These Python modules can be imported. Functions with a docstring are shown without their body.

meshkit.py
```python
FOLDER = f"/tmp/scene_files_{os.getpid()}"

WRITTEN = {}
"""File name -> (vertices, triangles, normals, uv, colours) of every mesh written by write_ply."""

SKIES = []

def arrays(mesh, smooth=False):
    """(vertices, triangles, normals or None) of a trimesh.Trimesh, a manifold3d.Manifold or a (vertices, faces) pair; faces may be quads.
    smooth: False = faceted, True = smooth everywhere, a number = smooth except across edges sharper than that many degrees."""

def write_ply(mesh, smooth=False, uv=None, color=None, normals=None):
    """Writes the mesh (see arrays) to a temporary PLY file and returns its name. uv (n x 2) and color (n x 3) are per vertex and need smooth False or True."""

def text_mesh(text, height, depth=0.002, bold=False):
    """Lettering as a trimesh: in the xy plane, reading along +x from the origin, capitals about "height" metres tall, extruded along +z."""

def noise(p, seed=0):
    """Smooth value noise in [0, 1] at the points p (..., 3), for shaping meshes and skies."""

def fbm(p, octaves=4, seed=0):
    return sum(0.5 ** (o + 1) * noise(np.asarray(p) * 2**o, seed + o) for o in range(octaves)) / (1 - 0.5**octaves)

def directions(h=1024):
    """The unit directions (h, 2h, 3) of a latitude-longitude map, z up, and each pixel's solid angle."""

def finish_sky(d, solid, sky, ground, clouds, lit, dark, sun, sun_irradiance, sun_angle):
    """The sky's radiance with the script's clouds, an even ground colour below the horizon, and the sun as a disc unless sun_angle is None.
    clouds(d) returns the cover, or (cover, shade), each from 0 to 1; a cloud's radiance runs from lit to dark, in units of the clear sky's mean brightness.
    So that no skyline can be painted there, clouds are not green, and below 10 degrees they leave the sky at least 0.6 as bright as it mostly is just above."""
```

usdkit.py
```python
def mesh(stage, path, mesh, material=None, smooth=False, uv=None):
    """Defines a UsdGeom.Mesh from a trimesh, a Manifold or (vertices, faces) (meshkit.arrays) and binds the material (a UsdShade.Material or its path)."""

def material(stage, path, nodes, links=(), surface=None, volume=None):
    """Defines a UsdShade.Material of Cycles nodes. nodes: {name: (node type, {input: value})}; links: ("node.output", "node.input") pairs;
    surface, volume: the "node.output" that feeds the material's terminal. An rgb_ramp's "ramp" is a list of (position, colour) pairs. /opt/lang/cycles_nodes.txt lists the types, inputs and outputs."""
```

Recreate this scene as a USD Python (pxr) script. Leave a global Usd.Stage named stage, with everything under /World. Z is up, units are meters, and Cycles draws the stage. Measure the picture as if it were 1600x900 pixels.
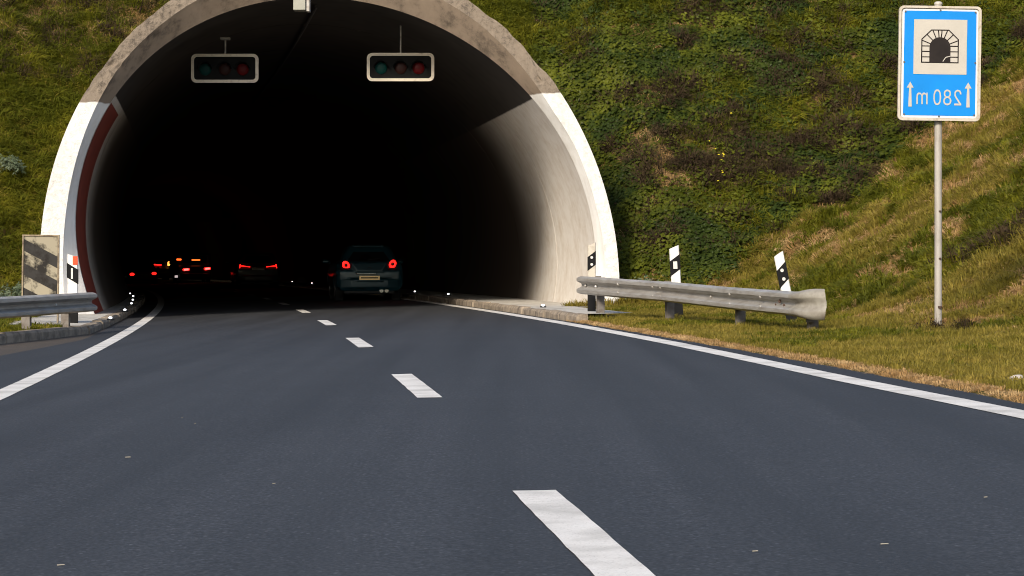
import math, numpy as np, trimesh, manifold3d as m3, usdkit, meshkit
from shapely.geometry import Polygon, box as sbox, Point
from shapely import affinity
from pxr import Usd, UsdGeom, UsdLux, UsdShade, Gf, Sdf, Vt

rng = np.random.default_rng(11)
stage = Usd.Stage.CreateInMemory()
UsdGeom.SetStageUpAxis(stage, UsdGeom.Tokens.z)
UsdGeom.SetStageMetersPerUnit(stage, 1.0)
stage.SetDefaultPrim(UsdGeom.Xform.Define(stage, '/World').GetPrim())
UsdGeom.Scope.Define(stage, '/World/Looks')
EYE = 0.85

# ---------------------------------------------------------------- camera, sky, sun, exposure
cam = UsdGeom.Camera.Define(stage, '/World/camera')
cam.CreateHorizontalApertureAttr(36.0)
cam.CreateFocalLengthAttr(90.0)
cam.CreateVerticalApertureOffsetAttr(-0.675)
cam.AddTranslateOp().Set(Gf.Vec3d(0, 0, EYE))
cam.AddRotateXOp().Set(90.0)
cam.CreateExposureAttr(0.55)

SUN_AZ, SUN_EL = math.radians(24), math.radians(28)          # azimuth measured from straight behind the camera towards the left
sun_dir = np.array([-math.sin(SUN_AZ) * math.cos(SUN_EL), -math.cos(SUN_AZ) * math.cos(SUN_EL), math.sin(SUN_EL)])
sky_mat = usdkit.material(stage, '/World/Looks/sky', {
    's': ('sky_texture', {'sky_type': 'single_scattering', 'sun_disc': False, 'sun_elevation': SUN_EL,
                          'sun_rotation': math.atan2(sun_dir[0], sun_dir[1]), 'aerosol_density': 1.6}),
    'b': ('background_shader', {'strength': 0.15})}, [('s.color', 'b.color')], surface='b.background')
dome = UsdLux.DomeLight.Define(stage, '/World/sky')
UsdShade.MaterialBindingAPI.Apply(dome.GetPrim()).Bind(sky_mat)
dome.GetPrim().SetCustomDataByKey('kind', 'structure')
sun = UsdLux.DistantLight.Define(stage, '/World/sun')
sun.CreateNormalizeAttr(True); sun.CreateIntensityAttr(1.0); sun.CreateAngleAttr(11.0); sun.CreateColorAttr(Gf.Vec3f(1.0, 0.90, 0.76))
zx = np.cross([0, 0, 1.0], sun_dir); zx /= np.linalg.norm(zx); zy = np.cross(sun_dir, zx)
sun.AddTransformOp().Set(Gf.Matrix4d(*zx, 0, *zy, 0, *sun_dir, 0, 0, 0, 0, 1))

# ---------------------------------------------------------------- helpers
used = {}
def numbered(parent, name):
    k = (parent, name); n = used.get(k, 0); used[k] = n + 1
    return f'{parent}/{name}' if n == 0 else f'{parent}/{name}_{n:03d}'
def pathof(p):
    return '/World' if p is None else str(p.GetPath())
def obj(name, mesh, mat, parent=None, smooth=35, label=None):
    p = usdkit.mesh(stage, numbered(pathof(parent), name), mesh, mat, smooth).GetPrim()
    if label: p.SetCustomDataByKey('label', label)
    return p
def tag(p, label=None, cat=None, group=None, kind=None):
    for k, v in (('label', label), ('category', cat), ('group', group), ('kind', kind)):
        if v: p.SetCustomDataByKey(k, v)
    return p
def thing(name, label, cat=None, loc=(0, 0, 0), rz=0.0, tilt=0.0, group=None, kind=None):
    x = UsdGeom.Xform.Define(stage, numbered('/World', name))
    x.AddTranslateOp().Set(Gf.Vec3d(*map(float, loc)))
    if rz: x.AddRotateZOp().Set(math.degrees(rz))
    if tilt: x.AddRotateYOp().Set(math.degrees(tilt))
    return tag(x.GetPrim(), label, cat, group, kind)
cat_ = trimesh.util.concatenate
def tm(man):
    m = man.to_mesh(); return trimesh.Trimesh(m.vert_properties[:, :3], m.tri_verts, process=False)
def bx(x0, x1, y0, y1, z0, z1):
    return trimesh.creation.box(bounds=[[x0, y0, z0], [x1, y1, z1]])
def rbox(x0, x1, y0, y1, z0, z1, r=.01, seg=8):
    s = m3.Manifold.sphere(r, seg)
    return tm(m3.Manifold.batch_hull([s.translate((x, y, z)) for x in (x0 + r, x1 - r) for y in (y0 + r, y1 - r) for z in (z0 + r, z1 - r)]))
def hullsph(pts, seg=16):
    return m3.Manifold.batch_hull([m3.Manifold.sphere(r, seg).translate((x, y, z)) for x, y, z, r in pts])
def cyl(p, q, r, seg=14, r2=None):
    p, q = np.array(p, float), np.array(q, float); d = q - p; L = np.linalg.norm(d)
    m = tm(m3.Manifold.cylinder(L, r, r if r2 is None else r2, seg))
    m.apply_transform(trimesh.geometry.align_vectors([0, 0, 1], d / L)); m.apply_translation(p); return m
def extr(poly, h):                                                      # polygon in xy, extruded along +z
    geoms = getattr(poly, 'geoms', [poly])
    return cat_([trimesh.creation.extrude_polygon(g, h, engine='earcut') for g in geoms if g.area > 1e-9])
def facing(mesh, y=0.0):                                                # xy drawing -> stands upright in xz, extruded towards -y
    v = mesh.vertices.copy(); mesh = mesh.copy()
    mesh.vertices = np.stack([v[:, 0], y - v[:, 2], v[:, 1]], 1); return mesh
def grid_faces(n, m, close=False):
    i, j = np.meshgrid(np.arange(n - 1), np.arange(m if close else m - 1), indexing='ij')
    j2 = (j + 1) % m
    return np.stack([i * m + j, (i + 1) * m + j, (i + 1) * m + j2, i * m + j2], -1).reshape(-1, 4)
def tri(q): return np.vstack([q[:, [0, 1, 2]], q[:, [0, 2, 3]]])
def sheet(rows, flip=False):
    rows = np.asarray(rows, float); n, m = rows.shape[:2]
    f = tri(grid_faces(n, m)); return trimesh.Trimesh(rows.reshape(-1, 3), f[:, ::-1] if flip else f, process=False)
def ss(x, a, b):
    t = np.clip((x - a) / (b - a), 0, 1); return t * t * (3 - 2 * t)

# ---------------------------------------------------------------- materials
def MAT(name, nodes, links, surface='p.BSDF'):
    return usdkit.material(stage, '/World/Looks/' + name, nodes, links, surface=surface)
def plain(name, col, rough=.5, metal=0.0, spec=.5, coat=0.0, scale=9.0, vary=.25, bump=0.0, bscale=60.0):
    c = np.array(col, float)
    nodes = {'g': ('geometry', {}), 'n': ('noise_texture', {'scale': scale, 'detail': 6.0, 'roughness': .6}),
             'r': ('rgb_ramp', {'ramp': [(.3, c * (1 - vary)), (.7, np.minimum(c * (1 + vary * .6), 1))]}),
             'p': ('principled_bsdf', {'roughness': rough, 'metallic': metal, 'specular_ior_level': spec, 'coat_weight': coat})}
    links = [('g.position', 'n.vector'), ('n.fac', 'r.fac'), ('r.color', 'p.base_color')]
    if bump:
        nodes['n2'] = ('noise_texture', {'scale': bscale, 'detail': 4.0}); nodes['b'] = ('bump', {'strength': .6, 'distance': bump})
        links += [('g.position', 'n2.vector'), ('n2.fac', 'b.height'), ('b.normal', 'p.normal')]
    return MAT(name, nodes, links)
def worn(name, col, dirt, lo=.5, hi=.68, rough=.5, metal=0.0, scale=6.0, stretch=(1, 1, 1), bump=0.0, spec=.5):
    nodes = {'g': ('geometry', {}), 'm': ('mapping', {'scale': stretch}), 'n': ('noise_texture', {'scale': scale, 'detail': 8.0, 'roughness': .65}),
             'r': ('rgb_ramp', {'ramp': [(lo, col), (hi, dirt)]}), 'p': ('principled_bsdf', {'roughness': rough, 'metallic': metal, 'specular_ior_level': spec})}
    links = [('g.position', 'm.vector'), ('m.vector', 'n.vector'), ('n.fac', 'r.fac'), ('r.color', 'p.base_color')]
    if bump:
        nodes['n2'] = ('noise_texture', {'scale': 45.0, 'detail': 6.0}); nodes['b'] = ('bump', {'strength': .7, 'distance': bump})
        links += [('g.position', 'n2.vector'), ('n2.fac', 'b.height'), ('b.normal', 'p.normal')]
    return MAT(name, nodes, links)
def glow(name, col, k):
    return usdkit.material(stage, '/World/Looks/' + name, {'p': ('principled_bsdf', {'base_color': col, 'emission_color': col, 'emission_strength': k, 'roughness': .3})}, [], surface='p.BSDF')

def asphalt(name, base, tint, grain=62.0, streak=.30):
    b = np.array(base, float)
    return MAT(name, {
        'g': ('geometry', {}),
        'f': ('noise_texture', {'scale': grain, 'detail': 3.0, 'roughness': .7}),
        'fr': ('rgb_ramp', {'ramp': [(.30, b * .30), (.5, b), (.70, b * 2.3)]}),
        'v': ('voronoi_texture', {'scale': 42.0}), 'vr': ('rgb_ramp', {'ramp': [(.0, (1, 1, 1)), (.22, (.9, .9, .9)), (.32, (0, 0, 0))]}),
        'vs': ('separate_color', {}), 'vt': ('math', {'math_type': 'greater_than', 'value2': .86}), 'vm': ('math', {'math_type': 'multiply'}),
        'vb': ('rgb_to_bw', {}),
        'mx': ('mix', {'color2': tuple(np.minimum(b * 3.4, .5))}),
        'mp': ('mapping', {'scale': (1.3, .035, 1.0), 'rotation': (0, 0, .1)}), 'sn': ('noise_texture', {'scale': 1.6, 'detail': 4.0}),
        'sr': ('rgb_ramp', {'ramp': [(.35, (1 - streak,) * 3), (.65, (1 + streak * .5,) * 3)]}),
        'pn': ('noise_texture', {'scale': .55, 'detail': 5.0, 'roughness': .6}), 'pr': ('rgb_ramp', {'ramp': [(.3, np.array(tint) * .91), (.7, np.array(tint) * 1.07)]}),
        'm1': ('mix', {'mix_type': 'multiply', 'fac': 1.0}), 'm2': ('mix', {'mix_type': 'multiply', 'fac': 1.0}),
        'b': ('bump', {'strength': .55, 'distance': .004}),
        'p': ('principled_bsdf', {'roughness': .72, 'specular_ior_level': .35})},
        [('g.position', 'f.vector'), ('f.fac', 'fr.fac'), ('g.position', 'v.vector'), ('v.distance', 'vr.fac'), ('v.color', 'vs.color'), ('vs.r', 'vt.value1'),
         ('vr.color', 'vb.color'), ('vb.val', 'vm.value1'), ('vt.value', 'vm.value2'), ('vm.value', 'mx.fac'), ('fr.color', 'mx.color1'),
         ('g.position', 'mp.vector'), ('mp.vector', 'sn.vector'), ('sn.fac', 'sr.fac'), ('mx.color', 'm1.color1'), ('sr.color', 'm1.color2'),
         ('g.position', 'pn.vector'), ('pn.fac', 'pr.fac'), ('m1.color', 'm2.color1'), ('pr.color', 'm2.color2'), ('m2.color', 'p.base_color'),
         ('f.fac', 'b.height'), ('b.normal', 'p.normal')])
M = {}
M['asphalt'] = asphalt('asphalt', (.0192, .0204, .0238), (1, 1, 1.0))
M['old_asphalt'] = asphalt('old_asphalt', (.055, .043, .032), (1, .97, .92), 62.0, .2)
M['asphalt_edge'] = asphalt('asphalt_edge', (.012, .0125, .0145), (1, 1, 1.0))
M['line'] = MAT('line_paint', {
    'g': ('geometry', {}), 'n': ('noise_texture', {'scale': 110.0, 'detail': 5.0, 'roughness': .7}), 'n2': ('noise_texture', {'scale': 3.0, 'detail': 6.0}),
    'r': ('rgb_ramp', {'ramp': [(.30, (.16, .155, .15)), (.40, (.60, .58, .55)), (.7, (.70, .685, .655))]}),
    'r2': ('rgb_ramp', {'ramp': [(.32, (.66, .65, .63)), (.55, (.94, .93, .92)), (.7, (1, 1, 1))]}), 'm': ('mix', {'mix_type': 'multiply', 'fac': 1.0}),
    'b': ('bump', {'strength': .5, 'distance': .003}), 'p': ('principled_bsdf', {'roughness': .6})},
    [('g.position', 'n.vector'), ('g.position', 'n2.vector'), ('n.fac', 'r.fac'), ('n2.fac', 'r2.fac'), ('r.color', 'm.color1'), ('r2.color', 'm.color2'),
     ('m.color', 'p.base_color'), ('n.fac', 'b.height'), ('b.normal', 'p.normal')])

PAINT_Z = 3.80
def two_tone(name, low, lowdirt, high, highdirt, zmid, slope, rough=.75, pit=.02, streak=1.0, band=.05, fine=7.0, shade_y=None, lean=0.0):
    """painted below a height, bare concrete above it, the paint's edge brushed by hand"""
    return MAT(name, {
        'g': ('geometry', {}), 's': ('separate_xyz', {}),
        'en': ('noise_texture', {'scale': 3.0, 'detail': 5.0}), 'es': ('math', {'math_type': 'multiply_add', 'value2': band * 2, 'value3': 0.0}),
        'xs': ('math', {'math_type': 'multiply', 'value2': slope}), 'z1': ('math', {'math_type': 'subtract'}), 'z2': ('math', {'math_type': 'subtract'}),
        'zm': ('map_range', {'from_min': zmid - .012, 'from_max': zmid + .012, 'clamp': True}),
        'mp': ('mapping', {'scale': (1.0, 1.0, .16)}), 'n': ('noise_texture', {'scale': 2.2, 'detail': 8.0, 'roughness': .68}),
        'n3': ('noise_texture', {'scale': fine, 'detail': 10.0, 'roughness': .78}),
        'a': ('math', {'math_type': 'multiply_add', 'value2': .55 * streak, 'value3': .0}), 'a2': ('math', {'math_type': 'multiply_add', 'value2': 1 - .55 * streak}),
        'lr': ('rgb_ramp', {'ramp': [(.44, low), (.56, np.array(low) * .5 + np.array(lowdirt) * .5), (.66, lowdirt)]}),
        'hr': ('rgb_ramp', {'ramp': [(.34, np.array(high) * 1.2), (.5, high), (.64, highdirt)]}),
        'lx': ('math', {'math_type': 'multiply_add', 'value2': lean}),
        'sm': ('map_range', {'range_type': 'smoothstep', 'from_min': (shade_y or (900, 1000))[0], 'from_max': (shade_y or (900, 1000))[1], 'clamp': True}), 'sx': ('mix', {'color2': (.055, .042, .032)}),  # wall colour darkens with depth: tunnel shade painted into the paint
        'mx': ('mix', {}),
        'b': ('bump', {'strength': .8, 'distance': pit}), 'p': ('principled_bsdf', {'roughness': rough, 'specular_ior_level': .3})},
        [('g.position', 's.vector'), ('g.position', 'en.vector'), ('en.fac', 'es.value1'), ('s.x', 'xs.value1'), ('s.z', 'z1.value1'), ('xs.value', 'z1.value2'),
         ('z1.value', 'z2.value1'), ('es.value', 'z2.value2'), ('z2.value', 'zm.value'), ('g.position', 'mp.vector'), ('mp.vector', 'n.vector'), ('g.position', 'n3.vector'),
         ('n.fac', 'a.value1'), ('n3.fac', 'a2.value1'), ('a.value', 'a2.value3'), ('a2.value', 'lr.fac'), ('a2.value', 'hr.fac'), ('zm.result', 'mx.fac'),
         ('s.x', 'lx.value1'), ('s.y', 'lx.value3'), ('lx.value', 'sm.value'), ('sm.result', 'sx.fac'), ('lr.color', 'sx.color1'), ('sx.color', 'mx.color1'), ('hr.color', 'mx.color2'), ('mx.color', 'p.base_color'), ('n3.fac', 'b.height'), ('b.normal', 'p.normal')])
M['ring'] = two_tone('ring_concrete', (.70, .69, .67), (.47, .445, .40), (.205, .165, .125), (.035, .028, .022), PAINT_Z + .17, .028, pit=.05, fine=11.0, streak=.55)
M['splay'] = two_tone('splay_concrete', (.70, .69, .67), (.52, .49, .45), (.20, .155, .115), (.060, .047, .036), PAINT_Z + .17, .028, pit=.008, streak=1.3)
M['lining'] = two_tone('lining_concrete', (.60, .565, .52), (.47, .405, .335), (.030, .025, .021), (.012, .010, .009), PAINT_Z + .15, .0, pit=.002, streak=.22, band=.008, fine=2.2, shade_y=(50.8, 58.2), lean=-.45)  # painted shade sets in past the mouth, sooner on the left wall
M['red_band'] = plain('red_band_paint', (.21, .024, .008), .7, scale=4)
M['kerb'] = worn('kerb_stone', (.26, .21, .155), (.10, .08, .06), .42, .66, .9, scale=5.0, bump=.012)
M['slab'] = worn('walkway_concrete', (.42, .40, .36), (.22, .19, .16), .45, .7, .9, scale=3.5, bump=.006)
M['galv'] = worn('galvanised_steel', (.36, .345, .32), (.24, .215, .185), .42, .68, .45, .35, scale=6.0, stretch=(.35, .35, 2.4), bump=.0008)
M['post_steel'] = worn('post_steel', (.16, .145, .13), (.09, .07, .055), .4, .7, .65, .2, scale=9.0)
M['trim_grey'] = plain('grey_conduit', (.045, .042, .04), .7)
M['fishtail'] = worn('fishtail_paint', (.26, .245, .21), (.16, .14, .115), .42, .70, .55, .1, scale=7.0, bump=.002)
M['rust'] = plain('rust', (.06, .035, .025), .9, scale=40)
M['white'] = worn('white_plastic', (.62, .61, .585), (.42, .39, .35), .52, .75, .45, scale=14.0)
M['cream'] = worn('weathered_plastic', (.43, .39, .32), (.28, .24, .19), .48, .72, .5, scale=14.0)
M['black'] = plain('black_plastic', (.007, .007, .0075), .7, spec=.12)
M['reflector'] = plain('grey_reflector', (.55, .53, .50), .2, scale=80)
M['orange'] = plain('orange_reflector', (.75, .07, .02), .3, scale=60)
M['board'] = worn('weathered_board', (.27, .24, .175), (.022, .020, .018), .47, .60, .8, scale=4.5, spec=.12)
M['board_dark'] = worn('dark_stripe', (.034, .032, .030), (.016, .014, .012), .45, .7, .8, scale=9.0, spec=.12)
M['board_frame'] = worn('board_frame', (.24, .19, .12), (.08, .055, .035), .42, .66, .6, .3, scale=12.0)
M['pole'] = worn('pole_paint', (.30, .28, .25), (.18, .155, .13), .45, .74, .55, scale=10.0, stretch=(1, 1, .3))
M['sign_back'] = worn('sign_frame', (.40, .36, .30), (.22, .17, .12), .50, .74, .45, scale=16.0)
M['sign_white'] = plain('sign_white', (.37, .345, .30), .4, scale=5, vary=.06)
M['sign_border'] = plain('sign_border', (.60, .59, .57), .4, scale=8, vary=.05)
M['sign_blue'] = plain('sign_blue', (.000, .175, .53), .5, spec=.2, scale=2.2, vary=.10)
M['sign_black'] = plain('sign_black', (.014, .011, .010), .7, spec=.15, scale=6, vary=.3)
M['bolt'] = plain('bolt_steel', (.10, .10, .11), .45, .6, scale=50)
M['housing'] = plain('signal_housing', (.010, .010, .0095), .85, spec=.15)
M['signal_frame'] = worn('signal_frame', (.66, .58, .46), (.42, .35, .27), .52, .76, .4, scale=12.0)
M['lens_green'] = plain('green_lens', (.001, .030, .026), .5, spec=.12, scale=30)
M['lens_amber'] = plain('amber_lens', (.024, .008, .006), .5, spec=.12, scale=30)
M['lens_red'] = plain('red_lens', (.07, .0012, .002), .5, spec=.12, scale=30)
M['box_grey'] = plain('box_grey', (.25, .245, .20), .5, vary=.1)
M['glass'] = plain('dark_glass', (.004, .005, .006), .08, coat=.3)
M['tyre'] = plain('tyre_rubber', (.012, .012, .012), .8)
M['rim'] = plain('rim_alloy', (.25, .25, .26), .35, .8)
M['chrome'] = plain('chrome_trim', (.40, .41, .38), .18, .9)
M['trim'] = plain('dark_trim', (.012, .013, .014), .6)
M['plate'] = glow('glowing_yellow_plate', (.70, .47, .19), .13)  # plate given a glow in place of the number plate lamps
M['plate_white'] = plain('white_plate', (.6, .58, .55), .4, scale=25, vary=.2)
M['tail_red'] = glow('tail_lamp', (1.0, .014, .010), 1.5)
M['tail_core'] = glow('tail_lamp_core', (1.0, .16, .14), 1.6)
M['tail_dim'] = plain('unlit_red_lens', (.16, .004, .006), .2, coat=.5)
M['brake'] = glow('high_brake_lamp', (1.0, .12, .015), 1.6)
M['amber_lamp'] = glow('amber_lamp', (1.0, .35, .06), 1.6)
M['stud'] = glow('glowing_kerb_stud', (.95, .97, 1.0), 1.6)  # reflector studs: emission stands in for headlight thrown back
def paint(name, col):
    return plain(name, col, .4, .2, coat=.15, vary=.04)
M['teal_paint'] = paint('teal_car_paint', (.004, .040, .056))

# vegetation: colour by zone is the plants' own; varied by place and leaf
def leaf(name, a, b, c, scale=1.3, rough=.55, trans=.35):
    return MAT(name, {
        'g': ('geometry', {}), 'n': ('noise_texture', {'scale': scale, 'detail': 4.0, 'roughness': .6}),
        'a': ('math', {'math_type': 'multiply_add', 'value2': .42, 'value3': -.21}), 's': ('math', {'math_type': 'add'}),
        'r': ('rgb_ramp', {'ramp': [(.25, a), (.5, b), (.75, c)]}),
        'p': ('principled_bsdf', {'roughness': rough, 'specular_ior_level': .08}), 't': ('translucent_bsdf', {}), 'x': ('mix_closure', {'fac': trans})},
        [('g.position', 'n.vector'), ('g.random_per_island', 'a.value1'), ('a.value', 's.value1'), ('n.fac', 's.value2'), ('s.value', 'r.fac'),
         ('r.color', 'p.base_color'), ('r.color', 't.color'), ('p.BSDF', 'x.closure1'), ('t.BSDF', 'x.closure2')], surface='x.closure')
M['grass'] = leaf('grass_blades', (.17, .14, .022), (.33, .25, .055), (.50, .36, .13))
M['lush'] = leaf('lush_grass', (.085, .092, .008), (.20, .185, .016), (.33, .265, .038))
M['dry'] = leaf('dry_grass', (.36, .22, .09), (.58, .40, .20), (.70, .54, .31), 2.0)
M['ivy'] = leaf('ivy_leaves', (.040, .050, .005), (.115, .125, .012), (.25, .225, .026), 1.6, .42, .28)
M['ivy_dark'] = leaf('dark_ivy_leaves', (.022, .034, .006), (.055, .072, .010), (.12, .125, .016), 1.6, .42, .25)
M['scrub'] = leaf('dead_scrub', (.030, .020, .011), (.062, .042, .022), (.15, .085, .038), 2.0, .8, .1)
M['pale_leaf'] = leaf('pale_leaves', (.10, .13, .075), (.20, .235, .15), (.30, .33, .24), 3.0, .5, .3)
M['flower'] = plain('yellow_petals', (.75, .62, .02), .5)
M['soil'] = MAT('soil', {
    'g': ('geometry', {}), 'n': ('noise_texture', {'scale': .8, 'detail': 8.0, 'roughness': .65}), 'n2': ('noise_texture', {'scale': 14.0, 'detail': 6.0, 'roughness': .7}),
    'r': ('rgb_ramp', {'ramp': [(.33, (.060, .058, .012)), (.5, (.11, .09, .025)), (.64, (.24, .15, .065)), (.75, (.34, .22, .11))]}),
    'r2': ('rgb_ramp', {'ramp': [(.3, (.5, .5, .5)), (.7, (1.25, 1.2, 1.15))]}), 'm': ('mix', {'mix_type': 'multiply', 'fac': 1.0}),
    'b': ('bump', {'strength': 1.0, 'distance': .06}), 'p': ('principled_bsdf', {'roughness': .95, 'specular_ior_level': .1})},
    [('g.position', 'n.vector'), ('g.position', 'n2.vector'), ('n.fac', 'r.fac'), ('n2.fac', 'r2.fac'), ('r.color', 'm.color1'), ('r2.color', 'm.color2'),
     ('m.color', 'p.base_color'), ('n2.fac', 'b.height'), ('b.normal', 'p.normal')])
M['stone'] = plain('pale_stone', (.48, .44, .40), .85, scale=12, bump=.01)
M['straw'] = plain('straw', (.30, .27, .21), .7, scale=30)

# ---------------------------------------------------------------- the alignment: a road curving left into the hill
def C(Y): Y = np.asarray(Y, float); return .877 - .077 * Y - .000425 * Y * Y
def Cd(Y): return -.077 - .00085 * Y
XC, YC, PHI = -3.29, 46.0, .115
SN, CS = math.sin(PHI), math.cos(PHI)
def to_portal(x, y): return (x - XC) * CS + (y - YC) * SN, -(x - XC) * SN + (y - YC) * CS        # u across, d into the hill
def from_portal(u, d): return XC + u * CS - d * SN, YC + u * SN + d * CS
ZC = 1.14
def four(k, th): return k[0] + k[1] * np.sin(th) + k[2] * np.cos(th) + k[3] * np.cos(2 * th) + k[4] * np.sin(2 * th)
def R_out(th): return four((5.443, -.358, .063, -.259, -.098), th)
def R_in(th): return four((4.553, .198, .206, .134, -.203), th)
def R_ridge(th): return np.clip(four((5.271, -.471, .152, -.405, -.185), th), R_in(th) + .10, R_out(th) - .24)
SPLAY = .36
def edge_t(Y): return np.interp(Y, [0, 14.9, 19, 28, 37, 60], [3.30, 3.33, 3.40, 3.46, 3.48, 3.48])
def kerb_left_t(Y): return -np.interp(Y, [0, 14, 24, 28, 31.8, 34, 36.3, 40, 400], [12.5, 9.2, 6.4, 5.32, 4.42, 3.92, 3.5, 3.46, 3.5])
KR = 3.53
def road_z(t): return .02 * np.clip(t, -8, 5)

def terrain_z(t, Y, rough=True):
    t = np.asarray(t, float); Y = np.asarray(Y, float)
    x = C(np.clip(Y, -30, 330)) + t
    u, d = to_portal(x, Y)
    e = edge_t(Y); kl = kerb_left_t(Y)
    sp = lambda v, w: w * np.logaddexp(0, v / w)
    right = road_z(e) + .02 * (t - e) + .62 * sp(t - 7.4, .8)
    left = -.05 + .07 + .03 * (-t + kl) * 0 + .74 * sp(-t - 7.2, .7)
    base = np.where(t > 0, right, left)
    base = np.maximum(base, .0)
    d0 = .30 - .95 * ss(np.abs(u), 5.15, 6.6)
    front = np.where(d < 40, .86 * sp(np.minimum(d, 40) - d0, .22), .86 * 40)
    front = front * ss(d, d0 - 1.5, d0)
    z = (np.maximum(base, 1e-3) ** 4 + np.maximum(front, 1e-3) ** 4) ** .25
    z = 17 * np.tanh(z / 17)
    if rough:
        p = np.stack([x, Y, np.zeros_like(x)], -1)
        mask = np.where(t > 0, ss(t, 5.0, 8.5), ss(-t, 5.5, 8.0)); mask = np.maximum(mask, ss(d, .4, 2.0))
        z = z + mask * ((meshkit.fbm(p * .55, 4, 3) - .5) * .9 + (meshkit.fbm(p * 2.3, 3, 9) - .5) * .28) + .03 * (meshkit.fbm(p * 3.1, 3, 5) - .5)
    edge_rise = np.where(t > 0, ss(t, e - .06, e + .05), ss(-t, -kl + .05, -kl + .2))
    edge_rise = np.maximum(edge_rise, ss(d, .15, .55))
    under = road_z(t) - .07
    z = np.where((t > -20) & (t < 20), under * (1 - edge_rise) + z * edge_rise, z)
    # beside the walkways ground stays below the slab
    slab = (d > -8.5) & (np.abs(u) < 4.9) & (t > 0) & (t < 4.50) & (Y > 38.6)
    z = np.where(slab & (z < .6), np.minimum(z, .02), z)
    slabL = (t < 0) & (t > -4.7) & (Y > 36.2)
    z = np.where(slabL & (z < .6), np.minimum(z, -.06), z)
    return z

ts = np.concatenate([[-400, -200, -110, -70, -45, -32, -24], np.arange(-19, -3.2, .16), np.arange(-3, 3.1, .6), np.arange(3.2, 3.8, .04), np.arange(3.84, 20, .16), [22, 26, 34, 48, 75, 120, 210, 400]])
Ys = np.concatenate([[-400, -200, -90, -40, -15, 0, 6], np.arange(10, 64, .16), np.arange(65, 100, 2.5), np.arange(105, 340, 12), [380, 460, 600]])
TT, YY = np.meshgrid(ts, Ys, indexing='ij')
ZZ = terrain_z(TT, YY)
XX = C(np.clip(YY, -30, 330)) + TT
UU, DD = to_portal(XX, YY)
UL = np.where(YY > YC, XX - (C(np.clip(YY, -30, 330)) + .27), UU)
TH = np.arctan2(ZZ - ZC, UL)
hole = (np.hypot(UL, ZZ - ZC) < .45 * R_in(TH) + .55 * R_out(TH)) & (DD > .06)
q = grid_faces(len(ts), len(Ys)); q = q[~hole.ravel()[q].any(1)]
tv = np.stack([XX, YY, ZZ], -1).reshape(-1, 3)
tag(obj('hillside', trimesh.Trimesh(tv, tri(q), process=False), M['soil'], smooth=True), 'grassy hillside and verges round the tunnel mouth', kind='structure')

# ---------------------------------------------------------------- road with its painted lines
road = thing('road', 'dark asphalt road curving left into the tunnel', kind='structure')
def strip(t0, t1, ys, dz, zfun=road_z):
    rows = [[(C(y) + a(y) if callable(a) else C(y) + a, y, float(zfun(a(y) if callable(a) else a)) + dz) for a in (t0, t1)] for y in ys]
    return sheet(rows, flip=True)
ys_all = np.concatenate([np.arange(-30, 0, 5), np.arange(0, 70, .25), np.arange(70, 310, 2.5)])
jit = lambda y: .025 * (meshkit.noise(np.array([y * 2.1, 0, 0])) - .5) * 2
cols = [lambda y: float(np.interp(y, [20, 24, 27, 33, 36, 400], [-6.1, -4.9, -3.95, -3.42, -3.40, -3.40])), lambda y: -3.38 if y > 36 else -3.3, -2.2, 0.0, 2.2, lambda y: float(edge_t(y)) + float(jit(y)) if y < 38 else 3.5]
def lanes(ys, cols, dz):
    return sheet([[(float(C(y)) + (f(y) if callable(f) else f), y, float(road_z(f(y) if callable(f) else f)) + dz) for f in cols] for y in ys], flip=True)
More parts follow.
